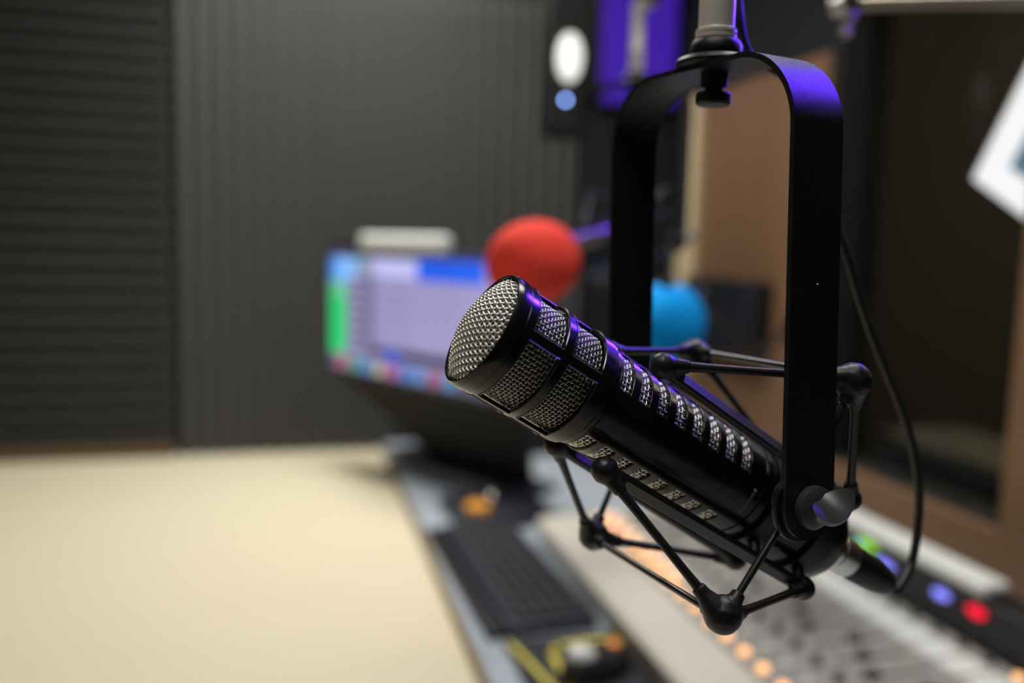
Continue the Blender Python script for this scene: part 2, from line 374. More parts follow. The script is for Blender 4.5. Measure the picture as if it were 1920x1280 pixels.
# ------------------------------------------------------------------ shock mount with its yoke
NI, UI, NO, LA, TC = 0.0247, 0.0254, 0.0583, 0.0654, 0.1337
def make_mount(root, mic, h, zp, ztop, span, fine=True, TC=TC):
    """root: world-aligned empty at the near pivot; mic: matrix of the microphone; h: level direction near pivot -> far pivot"""
    W = 0.0288; wd = V((h.y, -h.x, 0)).normalized()
    lean = V((0, 0, 1)) + wd*0.037 + h*0.085
    if not fine: lean = V((0, 0, 1))
    O = root.matrix_world.translation
    # yoke strip
    H = ztop-zp; Rc = 0.034; th = 0.0026
    path = [(0.0, s) for s in (-W/2, -W/2*0.95, -W/2*0.86, -W/2*0.7, -W/2*0.5, -W/2*0.25, 0.0)]
    n0 = len(path)
    path += [(0.0, z) for z in [ (H-Rc)*k/8 for k in range(1, 9)]]
    path += [(Rc-Rc*math.cos(a), H-Rc+Rc*math.sin(a)) for a in [PI/2*k/16 for k in range(1, 17)]]
    path += [(Rc+(span-2*Rc)*k/8, H) for k in range(1, 9)]
    path += [(span-Rc+Rc*math.sin(a), H-Rc+Rc*math.cos(a)) for a in [PI/2*k/16 for k in range(1, 17)]]
    path += [(span, (H-Rc)*(1-k/8)) for k in range(1, 9)]
    path += [(span, s) for s in (-W/2*0.25, -W/2*0.5, -W/2*0.7, -W/2*0.86, -W/2*0.95, -W/2)]
    vs = []; K = len(path); NW = 6
    for i, (a, z) in enumerate(path):
        hw = W/2
        if z < 0: hw = math.sqrt(max((W/2)**2 - z*z, 1e-9))
        ta = path[min(i+1,K-1)]; tb = path[max(i-1,0)]
        tx, tz = ta[0]-tb[0], ta[1]-tb[1]; l = math.hypot(tx, tz); nx, nz = -tz/l, tx/l        # outward
        for side in (0, 1):
            for q in range(NW+1):
                f = -1+2*q/NW
                vs.append(h*(a+nx*(th/2)*(1-2*side)) + lean*(z+nz*(th/2)*(1-2*side)) + wd*(hw*f))
    fs = []; B = 2*(NW+1)
    for i in range(K-1):
        for q in range(NW):
            fs.append((i*B+q, i*B+q+1, (i+1)*B+q+1, (i+1)*B+q))
            fs.append((i*B+NW+1+q, (i+1)*B+NW+1+q, (i+1)*B+NW+2+q, i*B+NW+2+q))
        fs.append((i*B, (i+1)*B, (i+1)*B+NW+1, i*B+NW+1)); fs.append((i*B+NW, i*B+2*NW+1, (i+1)*B+2*NW+1, (i+1)*B+NW))
    fs.append(tuple(range(0, NW+1)) + tuple(range(2*NW+1, NW, -1)))
    fs.append(tuple((K-1)*B+q for q in range(0, NW+1)) + tuple((K-1)*B+q for q in range(2*NW+1, NW, -1)))
    MB().add(vs, fs).build('yoke', m_blackmetal, root, 35, bevel=0.0005, seg=2)
    # top: flange, collar, thumb screw below
    top = h*(span/2) + lean*(H+th/2)
    T = Matrix.Translation(top)
    MB().lathe([(0.0175,0.0),(0.0192,0.0008),(0.0194,0.0022),(0.0180,0.0040),(0.0140,0.0052),(0.0126,0.0056)], 64, T).build('flange', m_rubber, root)
    MB().lathe([(0.0122,0.0050),(0.0125,0.0054),(0.0125,0.0105),(0.0112,0.0125),(0.0095,0.0130)], 64, T).build('collar', m_blackmetal, root)
    und = h*(span/2) + lean*(H-th/2); T = Matrix.Translation(und)
    MB().lathe([(0.0066,0.0),(0.0066,-0.0066),(0.0045,-0.0072),(0.0045,-0.0088),(0.0078,-0.0096),(0.0085,-0.0104),(0.0085,-0.0142),(0.0076,-0.0154),(0.002,-0.0160)], 36, T).build('thumb_screw', m_black, root, 30)
    # pivots
    Mi = Matrix.Translation(-O) @ mic
    def L(a, n, u): return Mi @ V((a, n, -u))
    nv = (Mi.to_3x3() @ V((0, 1, 0))).normalized(); av = (Mi.to_3x3() @ V((1, 0, 0))).normalized(); uv = (Mi.to_3x3() @ V((0, 0, -1))).normalized()
    for sgn, base in ((1, V((0,0,0))), (-1, h*span)):
        c = base - h*(-0.0050*sgn if sgn > 0 else 0.0050)
        d = h*sgn
        mtx = basis(base + d*0.0016, wd, d.cross(wd), d)
        MB().lathe([(0.0166,0.0),(0.0170,0.0006),(0.0170,0.0022),(0.0160,0.0030),(0.0085,0.0034),(0.0075,0.0120),(0.004,0.0135)], 64, mtx).build('pivot_disc', m_blackmetal, root, 35)
    mtx = basis(V((0,0,0)) - h*0.0013, wd, (-h).cross(wd), -h)
    wk = MB().lathe([(0.0090,0.0),(0.0094,0.0010),(0.0094,0.0040),(0.0070,0.0058),(0.0050,0.0062),(0.0030,0.0068)], 48, mtx).build('wing_knob', m_knob, root, 35)
    # saddle-shaped thumb plate: the disc edge rises on two sides
    vs = []; fs = []; NR, NA = 10, 48; r0 = 0.0102
    c0 = V((0,0,0)) - h*0.0125 + wd*0.0010 + V((0,0,0.0022))
    e1 = (wd*0.92 + V((0,0,0.38))).normalized(); e3 = (-h*0.56 - wd*0.36 + V((0,0,0.74))).normalized(); e1 = (e1 - e3*e1.dot(e3)).normalized(); e2 = e3.cross(e1)
    for side in (0, 1):
        for i in range(NR+1):
            for j in range(NA):
                r = r0*i/NR; a = 2*PI*j/NA; x, y = r*math.cos(a), 0.66*r*math.sin(a)
                zc = 36.0*x*x*(1 if side == 0 else 0.6) - 8*y*y - (0.0 if side == 0 else 0.0026*(1-(i/NR)**4*0.75) + 0.0014)
                vs.append(c0 + e1*x + e2*y + e3*zc)
    bb = (NR+1)*NA
    for s_ in (0, bb):
        for i in range(NR):
            for j in range(NA):
                j2 = (j+1) % NA; f = (s_+i*NA+j, s_+i*NA+j2, s_+(i+1)*NA+j2, s_+(i+1)*NA+j)
                fs.append(f)
    for j in range(NA): fs.append((NR*NA+j, NR*NA+(j+1) % NA, bb+NR*NA+(j+1) % NA, bb+NR*NA+j))
    mbk = MB().add(vs, fs); mbk.tube([V((0,0,0))-h*0.006, c0-e3*0.0050], [0.0040, 0.0026], 20)
    mbk.build('wing_plate', m_knob, wk, 50)
    # frame nodes
    Nn = {}
    for k, sa, sn, su in (('A',-1,1,1),('H',1,1,1),('D',-1,1,-1),('G',1,1,-1),('K',-1,-1,-1),('L',1,-1,-1),('J',-1,-1,1),('M',1,-1,1)):
        Nn[k] = L(TC+LA*sa, NI*sn, UI*su)
    for k, sn, su in (('C',1,1),('F',1,-1),('E',-1,-1),('B',-1,1)): Nn[k] = L(TC, NO*sn, NO*su)
    if fine:                       # as they sit: drooped a little by their own weight
        Nn['C'] = Nn['C'] + av*0.0100 + uv*0.0070 + h*0.0075; Nn['F'] = Nn['F'] + uv*0.0040; Nn['H'] = Nn['H'] - uv*0.003; Nn['L'] = Nn['L'] - uv*0.004
    pn = V((0,0,0)) + h*0.0065; pf = h*span - h*0.0030
    def sagged(a, b, bow, n=10):
        return [a.lerp(b, k/n) + bow*math.sin(PI*k/n) for k in range(n+1)]
    # wire loop C - near pivot - F - E - far pivot - B - C
    def wirepath(pts, rad=0.006):
        out = [pts[0]]
        for i in range(1, len(pts)-1):
            p, a, b = pts[i], (pts[i-1]-pts[i]).normalized(), (pts[i+1]-pts[i]).normalized()
            for k in range(7):
                t = k/6; out.append((p+a*rad)*(1-t)**2 + p*2*t*(1-t) + (p+b*rad)*t*t)
        out.append(pts[-1]); return out
    rw = 0.00165
    for seq in (('C', pn, 'F'), ('E', pf, 'B')):
        a = Nn[seq[0]]; b = Nn[seq[2]]; mid = seq[1]
        MB().tube([a, a.lerp(mid, 0.5), mid], rw, 12).build('frame_wire', m_darkchrome, root)
        MB().tube([b, b.lerp(mid, 0.5), mid], rw, 12).build('frame_wire', m_darkchrome, root)
    for a, b in (('F','E'), ('B','C')): MB().tube(sagged(Nn[a], Nn[b], uv*0.0), rw, 12).build('frame_wire', m_darkchrome, root)
    # elastic cords from the outer corners to the cradle bars
    cords = {'C': ('A','H'), 'F': ('D','G'), 'E': ('K','L'), 'B': ('J','M')}
    for k, prs in cords.items():
        for q in prs:
            a, b = Nn[k], Nn[q]; n = 14
            pts = [a.lerp(b, i/n) for i in range(n+1)]
            rs = [0.0019 + 0.0013*(abs(2*i/n-1))**3 for i in range(n+1)]
            MB().tube(pts, rs, 12).build('elastic_cord', m_rubber, root)
    # cradle bars
    for a, b in (('A','H'), ('D','G'), ('K','L'), ('J','M')):
        c = (Nn[a]+Nn[b])/2; ctr = L(TC, 0, 0); out = (c-ctr); out = (out-av*out.dot(av)).normalized(); sd = av.cross(out).normalized()
        d_ = (Nn[b]-Nn[a]).normalized()
        m_ = basis(Nn[a], d_, sd, d_.cross(sd).normalized())
        MB().box((0,-0.0034,-0.0018), ((Nn[b]-Nn[a]).length, 0.0034, 0.0018), m_).build('cradle_bar', m_blackmetal, root, 30, bevel=0.0008)
    # two clamp rings hugging the barrel, carrying the bars
    for xa in (((0.158, 0.170), (0.190, 0.201)) if fine else ((0.190, 0.201),)):
        ring = MB(); ring.lathe([(0.0247,xa[0]),(0.0268,xa[0]),(0.0268,xa[1]),(0.0247,xa[1]),(0.0247,xa[0])], 72, Mi, 'x')
        ring.f = [f for f in ring.f if len(f) == 4]; rg = ring.build('clamp_ring', m_blackmetal, root, 35)
        for sn in (1, -1):
            for su in (1, -1):
                xm = (xa[0]+xa[1])/2; p0 = L(xm, 0.0186*sn, 0.0186*su); p1 = L(xm, NI*sn, UI*su)
                MB().tube([p0, p1], 0.0030, 12).build('clamp_lug', m_blackmetal, rg)
    # rubber corner joints
    ends = {}
    for k, prs in cords.items():
        for q in prs: ends.setdefault(k, []).append(q); ends.setdefault(q, []).append(k)
    barof = {'A':'H','H':'A','D':'G','G':'D','K':'L','L':'K','J':'M','M':'J'}
    wireof = {'C':[pn, 'B'], 'F':[pn,'E'], 'E':[pf,'F'], 'B':[pf,'C']}
    for k in Nn:
        outer = k in 'CFEB'; mb = MB(); c = Nn[k]
        R = 0.0084 if outer else 0.0062
        dirs = [(Nn[q]-c).normalized() for q in ends[k]]
        if outer: dirs += [((x if not isinstance(x, str) else Nn[x])-c).normalized() for x in wireof[k]]
        else: dirs.append((Nn[barof[k]]-c).normalized())
        avg = sum(dirs, V()).normalized() if sum(dirs, V()).length > 1e-4 else uv
        f_ = avg; s1 = f_.orthogonal().normalized(); s2 = f_.cross(s1)
        MB.lathe(mb, [(0.0005,-R),(R*0.5,-R*0.87),(R*0.87,-R*0.5),(R,0),(R*0.87,R*0.5),(R*0.5,R*0.87),(0.0005,R)], 20, basis(c + f_*R*0.25, s1, s2, f_*1.0))
        for i, d_ in enumerate(dirs):
            ln = (0.0165 if outer else 0.013) if i < 2 else (0.013 if outer else 0.012)
            r1 = (0.0031 if i < 2 else 0.0030) if outer else 0.0030
            mb.tube([c + d_*0.001, c + d_*ln*0.45, c + d_*ln*0.75, c + d_*ln], [R*0.82, R*0.62, r1*1.15, r1], 16)
        o = mb.build('rubber_joint', m_rubber, root, 0)
        rm = o.modifiers.new('remesh', 'REMESH'); rm.mode = 'VOXEL'; rm.voxel_size = 0.0006 if fine else 0.0012; rm.use_smooth_shade = True
        sm = o.modifiers.new('smooth', 'SMOOTH'); sm.iterations = 7 if fine else 4; sm.factor = 0.6
    return root

def make_stem(root, base, up=0.09, m=None):
    """threaded adapter and tube rising from the collar; root is a world-aligned empty at base"""
    m = m or m_nickel
    MB().lathe([(0.0085,0.0),(0.0098,0.0006),(0.0098,0.0022),(0.0090,0.0028),(0.0098,0.0034),(0.0098,0.0048),(0.0086,0.0056),(0.0086,up*0.3)], 48).build('adapter', m, root, 30)
    MB().lathe([(0.0088,up*0.3),(0.0080,up*0.32),(0.0080,up)], 48).build('stem_tube', m, root, 30)

# the near microphone
P0 = V((0.0789, 0.3547, 1.2936)); av = V((0.8503, 0.1078, -0.5152)).normalized()
nv = V((0.1279, -0.9918, 0.0035)); nv = (nv - av*nv.dot(av)).normalized(); uv = av.cross(nv)
MIC = basis(P0, av, nv, uv)
mic = thing('studio_microphone', 'large black broadcast microphone with silver woven grille, sharp in the foreground', 'microphone', MIC)
make_mic(mic, True)
h1 = at(1185, 500, 0.475)-at(1533, 500, 0.36); SPAN = math.hypot(h1.x, h1.y); h1.z = 0; h1.normalize(); print('SPAN', SPAN, h1)
piv = V((0.2135, 0.3150, 1.2225))
mount = thing('shock_mount', 'black spider shock mount and tall arched yoke holding the foreground microphone', 'shock mount', piv)
make_mount(mount, MIC, h1, 1.2225, 1.4175, SPAN, True)
# small bright nicks and dust on the yoke
db = MB()
wd1 = V((h1.y, -h1.x, 0))
for i in range(46):
    a = random.uniform(0.25, 1.45); q = random.uniform(-0.012, 0.012); Rr = 0.034+0.0013
    p = h1*(0.034-Rr*math.cos(a)) + (V((0,0,1))+wd1*0.037+h1*0.085)*(0.1950-0.034+Rr*math.sin(a)) + wd1*q
    s = random.uniform(0.00006, 0.00016)
    db.box((p.x-s, p.y-s, p.z-s), (p.x+s, p.y+s, p.z+s))
p = V((0,0,0.0945)) + h1*0.0029 + wd1*0.0005; db.lathe([(0.0001,-0.0003),(0.0006,0.0),(0.0001,0.0003)], 5, Matrix.Translation(p))
o = db.build('dust', m_white, mount, 0); o['kind'] = 'stuff'; o['label'] = 'specks of white dust and a nick on the yoke'

# its cable with connector
cb = thing('microphone_cable', 'black cable plugged into the foreground microphone and looping up behind the yoke', 'cable', MIC)
MB().lathe([(0.0085,0.2166),(0.0100,0.2172),(0.0104,0.2185),(0.0104,0.2270),(0.0100,0.2275),(0.0100,0.2290),(0.0104,0.2295),(0.0104,0.2400),(0.0095,0.2410)], 48, axis='x').build('connector_sleeve', m_chrome, cb, 30)
MB().lathe([(0.0094,0.2410),(0.0097,0.2416),(0.0095,0.2540),(0.0088,0.2640),(0.0074,0.2720),(0.0055,0.2760),(0.0034,0.2775)], 48, axis='x').build('connector_boot', m_rubber, cb, 30)
inv = MIC.inverted()
end = MIC @ V((0.276, 0, 0))
cp = [end, MIC @ V((0.284, 0, 0))] + [at(*q) for q in ((1708,1060,.487),(1719,1000,.485),(1723,930,.482),(1714,850,.477),(1695,780,.473),(1672,720,.47),(1640,640,.465),(1612,560,.458),(1592,490,.452),(1560,390,.45),(1540,290,.45),(1525,210,.45),(1495,160,.455),(1448,130,.46),(1412,112,.46),(1394,78,.455),(1387,40,.45),(1383,0,.45),(1378,-80,.45),(1370,-160,.45))]
cl = [inv @ p for p in smoothpath(cp, 8)]
MB().tube(cl, 0.00235, 14).build('cable', m_cable, cb)

# its stand: stem above the collar, arm and post out of the picture
hs = h1*(SPAN/2); sb = piv + hs + (V((0,0,1))+wd1*0.037+h1*0.085)*(0.1950+0.0013+0.0132)
st = thing('boom_arm', 'bright nickel stem and boom rising from the foreground yoke', 'boom arm', sb)
make_stem(st, sb, 0.10)
MB().tube([V((0,0,0.098)), V((0.02,0.0,0.125)), V((0.10,0.01,0.15)), V((0.55,0.1,0.33))], 0.009, 16).build('arm', m_blackmetal, st)
MB().tube([V((0.55,0.1,0.31)), V((0.55,0.1,2.585-sb.z))], 0.014, 20).build('post', m_blackmetal, st)
MB().lathe([(0.03,-0.003),(0.05,0.0),(0.05,0.010)], 40, Matrix.Translation(V((0.55,0.1,2.589-sb.z)))).build('ceiling_plate', m_blackmetal, st)

# ------------------------------------------------------------------ the second microphone (red windscreen)
c2 = at(1180, 447, 1.13); f2 = at(1000, 492, 0.985)
a2 = (c2-f2).normalized(); hd = V((a2.x, a2.y, 0)).normalized()
n2 = V((hd.y, -hd.x, 0)); n2 = (n2-a2*n2.dot(a2)).normalized(); u2 = a2.cross(n2)
TC2 = (c2-f2).length+0.016; MIC2 = basis(c2 - a2*TC2, a2, n2, u2)
mic2 = thing('studio_microphone', 'blurred black microphone wearing the red windscreen, behind the near yoke', 'microphone', MIC2)
make_mic(mic2, False)
h2 = -V((hd.y, -hd.x, 0)); span2 = 0.1524
p2 = c2 - h2*(span2/2)
mount2 = thing('shock_mount', 'blurred black yoke and shock mount holding the red-tipped microphone', 'shock mount', p2)
make_mount(mount2, MIC2, h2, p2.z, p2.z+0.199, span2, False, TC2)
def windscreen(label, mtx, m, r=0.0485, ln=1.15):
    pr = []
    n = 22
    for i in range(n+1):
        t_ = i/n; a = PI*t_*0.80
        pr.append((max(0.0006, r*math.sin(a)**0.72), -r*ln*math.cos(a)))
    pr.append((r*0.50, pr[-1][1]+0.006)); pr.append((0.0292, pr[-1][1]+0.0005)); 
    x_end = pr[-1][1]
    pr += [(0.0285, x_end-0.004), (0.0285, -0.010), (0.0006, -0.016)]
    o = MB().lathe(pr, 48, axis='x').build('foam_windscreen', m, None, 60); o.matrix_world = mtx
    return tag(o, label, 'windscreen')
T2 = MIC2 @ Matrix.Translation(V((0.016, 0, 0)))
windscreen('red foam windscreen over the tip of the second microphone', T2, m_red)
sb2 = p2 + h2*(span2/2) + V((0,0,0.199+0.0013+0.0132))
st2 = thing('boom_arm', 'blurred chrome stem and boom rising from the second yoke', 'boom arm', sb2)
make_stem(st2, sb2, 0.085)
j = V((0.012, 0.0, 0.095))
MB().lathe([(0.004,-0.016),(0.013,-0.014),(0.016,-0.004),(0.016,0.004),(0.013,0.014),(0.004,0.016)], 28, Matrix.Translation(j) @ Matrix.Rotation(PI/2, 4, 'X')).build('joint', m_chrome, st2)
MB().tube([j, V((0.25,0.05,0.26)), V((0.40,0.08,0.34))], 0.010, 14).build('arm', m_blackmetal, st2)
MB().tube([V((0.40,0.08,0.33)), V((0.40,0.08,2.585-sb2.z))], 0.012, 18).build('post', m_blackmetal, st2)
MB().lathe([(0.03,-0.003),(0.045,0.0),(0.045,0.010)], 36, Matrix.Translation(V((0.40,0.08,2.589-sb2.z)))).build('ceiling_plate', m_blackmetal, st2)

# ------------------------------------------------------------------ the third microphone (blue windscreen)
f3 = at(1238, 612, 1.30)
a3 = V((0.72, 0.55, 0.30)).normalized(); n3 = V((a3.y, -a3.x, 0)).normalized(); u3 = a3.cross(n3)
MIC3 = basis(f3, a3, n3, u3)
windscreen('blue foam windscreen low behind the foreground shock mount', MIC3, m_blue, 0.064)
m3 = thing('pencil_microphone', 'slim dark microphone body in the blue windscreen', 'microphone', MIC3)
MB().lathe([(0.010,-0.008),(0.026,-0.006),(0.026,0.050),(0.020,0.056),(0.020,0.135),(0.014,0.140)], 40, axis='x').build('body', m_black, m3)
MB().lathe([(0.0265,0.051),(0.0275,0.052),(0.0275,0.057),(0.0262,0.058)], 40, axis='x').build('silver_ring', m_chrome, m3)
e3 = MIC3 @ V((0.10, 0, 0))
wp = V((XW-0.0125, 1.70, 1.16))
s3 = thing('boom_arm', 'dark wall arm holding the blue-tipped microphone', 'microphone arm', wp)
MB().lathe([(0.030,0.0003),(0.030,0.008),(0.012,0.012)], 30, Matrix.Rotation(-PI/2, 4, 'Y')).build('wall_plate', m_blackmetal, s3)
rc = e3-wp
MB().tube([V((-0.008,0,0)), V((-0.10,-0.02,-0.06)), rc-u3*0.034], 0.007, 12).build('arm', m_blackmetal, s3)
rb = MB(); rb.lathe([(0.0205,-0.008),(0.0245,-0.008),(0.0245,0.008),(0.0205,0.008),(0.0205,-0.008)], 36, basis(rc, a3, n3, u3), 'x'); rb.f = [f for f in rb.f if len(f) == 4]
rb.tube([rc-u3*0.0235, rc-u3*0.036], 0.005, 10)
rb.build('clip', m_black, s3)

# ------------------------------------------------------------------ tan boom pole, top right
pb = V((0.98, 0.60, ZC))
t = thing('boom_arm', 'pale metal boom pole crossing the top right corner', 'boom arm', pb)
q0 = at(1585, 6, 1.0)-pb; q1 = at(2040, -4, 1.0)-pb
MB().tube([q0, q1, V((0,0,0.86))], 0.0085, 16).build('arm', mat('pale_metal_tube', (0.62,0.55,0.45), 0.35, 0.8), t)
MB().lathe([(0.005,-0.014),(0.013,-0.012),(0.013,0.012),(0.005,0.014)], 28, Matrix.Translation(q0) @ Matrix.Rotation(PI/2, 4, 'X')).build('joint', m_chrome, t)
for dx, dzz in ((0.008,-0.014),(0.003,-0.032)):
    MB().lathe([(0.001,-0.006),(0.005,-0.004),(0.006,0.0),(0.005,0.004),(0.001,0.006)], 20, Matrix.Translation(q0+V((dx,0,dzz)))).build('thumb_screw', m_chrome, t)
MB().tube([V((0,0,0.875)), V((0,0,0.012))], 0.013, 18).build('post', m_blackmetal, t)
MB().lathe([(0.05,0.0003),(0.05,0.010),(0.03,0.013)], 36).build('base', m_blackmetal, t)

# ------------------------------------------------------------------ monitor with screen content
mL = V((0.092, 2.19, 0)); md = V((0.30, -0.50, 0)).normalized(); mn = V((md.y, -md.x, 0))   # along the screen, and towards the viewer
if mn.dot(CAM - mL) < 0: mn = -mn
WM, HM = 0.68, 0.300; zb = 1.012
MT = basis(V((mL.x, mL.y, zb)), md, -mn, V((0,0,1)))     # x along, y away, z up
mon = thing('computer_monitor', 'lit computer monitor showing green and lavender panels, left of the red windscreen', 'monitor', MT)
bx('bezel', (-0.012, 0.0, -0.014), (WM+0.012, 0.035, HM+0.014), m_black, mon, 0.004)
scr = bx('screen', (0, -0.0012, 0), (WM, -0.0002, HM), glow('screen_lavender', (0.36, 0.33, 0.60), 0.85), mon)
def pane(x0, x1, z0, z1, col, s, d=0.0):
    nm = 'glow_%d_%d_%d_%d' % (int(col[0]*99), int(col[1]*99), int(col[2]*99), int(s*99))
    WT = 0.53
    return bx('screen_tile', (x0*WT, -0.0020-d, z0*HM), (min(x1*WT, WM), -0.0013, z1*HM), glow(nm, col, s), scr)
pane(0.0, 1.28, 0.93, 1.0, (0.06,0.055,0.10), 0.8)
pane(0.01, 0.19, 0.74, 0.92, (0.20,0.48,1.0), 0.95)
pane(0.0, 0.05, 0.74, 0.92, (0.05,0.28,0.9), 0.8, 0.0004)
pane(0.0, 0.125, 0.14, 0.73, (0.02,0.62,0.17), 0.9)
pane(0.0, 0.125, 0.60, 0.73, (0.14,0.62,0.32), 0.8, 0.0004)
pane(0.21, 0.28, 0.84, 0.92, (0.10,0.42,0.36), 0.8)
pane(0.28, 0.33, 0.15, 0.80, (0.13,0.12,0.22), 0.8)
for k in range(7): pane(0.135, 0.27, 0.17+0.09*k, 0.225+0.09*k, (0.17,0.15,0.27), 0.8)
pane(0.34, 0.64, 0.80, 0.92, (0.55,0.56,0.95), 0.95)
pane(0.64, 1.05, 0.78, 0.94, (0.02,0.12,0.85), 0.9)
for k in range(5): pane(0.345, 0.60, 0.30+0.09*k, 0.302+0.09*k+0.01, (0.2,0.2,0.40), 0.7)
pane(0.34, 1.28, 0.16, 0.24, (0.03,0.03,0.07), 0.8)
pane(0.43, 0.52, 0.13, 0.22, (0.03,0.12,0.75), 0.9, 0.0004)
pane(0.0, 1.28, 0.0, 0.125, (0.12,0.12,0.20), 0.8)
ic = [(0.55,0.13,0.20),(0.08,0.36,0.26),(0.08,0.27,0.62),(0.52,0.46,0.30),(0.50,0.12,0.35),(0.08,0.22,0.70),(0.12,0.3,0.7),(0.4,0.1,0.2),(0.1,0.3,0.6)]
for k, c in enumerate(ic): pane(0.065+0.095*k, 0.135+0.095*k, 0.02, 0.115, c, 0.9, 0.0004)
zl = ZC-zb+0.017
MB().add([(0.0,0.012,-0.0145),(0.66,0.012,-0.0145),(0.66,0.034,-0.0145),(0.0,0.034,-0.0145),(0.16,0.19,zl),(0.50,0.19,zl),(0.50,0.23,zl),(0.16,0.23,zl)],
    [(0,3,2,1),(4,5,6,7),(0,1,5,4),(1,2,6,5),(2,3,7,6),(3,0,4,7)]).build('stand_shroud', m_foamin, mon, 30, 0.004)
bx('stand_base', (0.04, 0.155, ZC-zb+0.0008), (0.56, 0.25, ZC-zb+0.0165), m_navy, mon, 0.006)
t = MB().box((0.175, -0.045, HM-0.004), (0.465, -0.0045, HM+0.034)).build('light_bar', m_offwhite, None, 30, 0.012, 4)
t.matrix_world = MT
tag(t, 'pale grey rounded bar lying across the top edge of the monitor', 'bar')
# black box beneath, closed laptop before it
t = thing('studio_speaker', 'black box-shaped speaker lying in shadow under the monitor', 'speaker', Matrix.Translation(V((0.76, 2.255, ZC+0.0005))) @ Matrix.Rotation(D(-3), 4, 'Z'))
bx('cabinet', (-0.22, -0.09, 0), (0.30, 0.09, 0.20), m_black, t, 0.006)
bx('front_baffle', (-0.215, -0.0935, 0.005), (0.295, -0.0905, 0.195), m_foamin, t)
# ------------------------------------------------------------------ keyboard, small controller, mouse mat, mouse
KB = Matrix.Translation(V((0.347, 1.365, ZC+0.0005))) @ Matrix.Rotation(D(2.5), 4, 'Z')
kb = thing('computer_keyboard', 'black computer keyboard lying lengthwise on the grey counter', 'keyboard', KB)
bx('keyboard_case', (-0.062, -0.23, 0), (0.078, 0.23, 0.018), m_navy, kb, 0.004)
bx('wrist_rest', (-0.092, -0.23, 0), (-0.063, 0.23, 0.014), m_black, kb, 0.005)
key0 = MB()
kmesh = None
rowsk = [(0.066, 15), (0.042, 15), (0.022, 15), (0.002, 15), (-0.018, 15), (-0.040, 10)]
for xk, nk in rowsk:
    for i in range(nk):
        y = -0.215 + 0.430*(i+0.5)/nk
        if kmesh is None:
            o = MB().add([(-0.0085,-0.0085,0),(0.0085,-0.0085,0),(0.0085,0.0085,0),(-0.0085,0.0085,0),(-0.0065,-0.0065,0.008),(0.0065,-0.0065,0.008),(0.0065,0.0065,0.008),(-0.0065,0.0065,0.008)],
                [(0,3,2,1),(4,5,6,7),(0,1,5,4),(1,2,6,5),(2,3,7,6),(3,0,4,7)]).build('key', m_key, kb, 0)
            kmesh = o.data
        else:
            o = bpy.data.objects.new('key', kmesh); COL.objects.link(o); o.parent = kb
        o.location = (xk, y, 0.0182); o.scale = (1, 0.430/nk/0.0195, 1)
ct = thing('desk_controller', 'small black box beyond the keyboard with an orange knob', 'controller', Matrix.Translation(V((0.405, 1.695, ZC+0.0005))) @ Matrix.Rotation(D(6), 4, 'Z'))
bx('case', (-0.10, -0.10, 0), (0.10, 0.07, 0.030), m_navy, ct, 0.004)
MB().lathe([(0.026,0.0305),(0.026,0.040),(0.021,0.045),(0.002,0.046)], 32, Matrix.Translation(V((-0.056,-0.060,0)))).build('orange_knob', m_orange, ct)
MB().lathe([(0.007,0.0305),(0.008,0.045),(0.005,0.049),(0.001,0.050)], 24, Matrix.Translation(V((-0.012,-0.015,0)))).build('silver_knob', m_chrome, ct)
mm = thing('mouse_mat', 'black mouse mat with yellow printed lines at the bottom edge of the picture', 'mouse mat', (0.38, 1.0, ZC+0.0004))
bx('mat', (-0.095, -0.16, 0), (0.100, 0.122, 0.003), m_cloth, mm, 0.001)
def stripe(mb, pts, wdt, z=0.0031):
    for a, b in zip(pts[:-1], pts[1:]):
        a, b = V((*a, 0)), V((*b, 0)); d = (b-a).normalized(); s = V((-d.y, d.x, 0))*wdt/2
        mb.add([V((p.x, p.y, zz)) for zz in (z, z+0.0003) for p in (a-s-d*wdt/2, b-s+d*wdt/2, b+s+d*wdt/2, a+s-d*wdt/2)], [(0,3,2,1),(4,5,6,7),(0,1,5,4),(1,2,6,5),(2,3,7,6),(3,0,4,7)])
mb = MB(); stripe(mb, [(-0.085, 0.112), (-0.060, -0.02), (-0.030, -0.12)], 0.008)
mb.build('yellow_line', m_yellow, mm, 0)
mb = MB(); stripe(mb, [(-0.045, -0.10), (-0.036, 0.075), (-0.022, 0.095), (0.060, 0.103), (0.088, 0.06), (0.088, -0.03), (0.06, -0.08)], 0.009)
mb.build('yellow_line', m_yellow, mm, 0)
ms = thing('computer_mouse', 'black mouse with a pale back on the yellow-lined mat', 'mouse', Matrix.Translation(V((0.383, 1.012, ZC+0.0040))) @ Matrix.Rotation(D(207), 4, 'Z'))
def blob(sx, sy, sz, cx=0.0, cut=0.0, n=24, k=10):
    mb = MB(); vs = []; fs = []
    for i in range(k+1):
        e = PI/2*i/k
        for j in range(n):
            a = 2*PI*j/n; r = math.cos(e)**0.6 if i < k else 0.002
            x = sx*r*math.cos(a); y = sy*r*math.sin(a)*(1-0.18*math.cos(a)); vs.append((cx+x, y, sz*math.sin(e)*(1+0.25*x/sx)))
    for i in range(k):
        for j in range(n): fs.append((i*n+j, i*n+(j+1) % n, (i+1)*n+(j+1) % n, (i+1)*n+j))
    fs += [tuple(range(n))[::-1], tuple(k*n+j for j in range(n))]
    return mb.add(vs, fs)
blob(0.060, 0.034, 0.034).build('mouse_shell', m_black, ms)
blob(0.020, 0.018, 0.012).build('palm_patch', mat('pale_grey_plastic', (0.75,0.76,0.78), 0.4), ms).location = (0.026, 0.0, 0.0305)
MB().tube([(-0.035,-0.004,0.024),(-0.035,0.004,0.024)], 0.008, 20).build('scroll_wheel', glow('orange_wheel_light', (1.0,0.25,0.06), 0.9), ms)

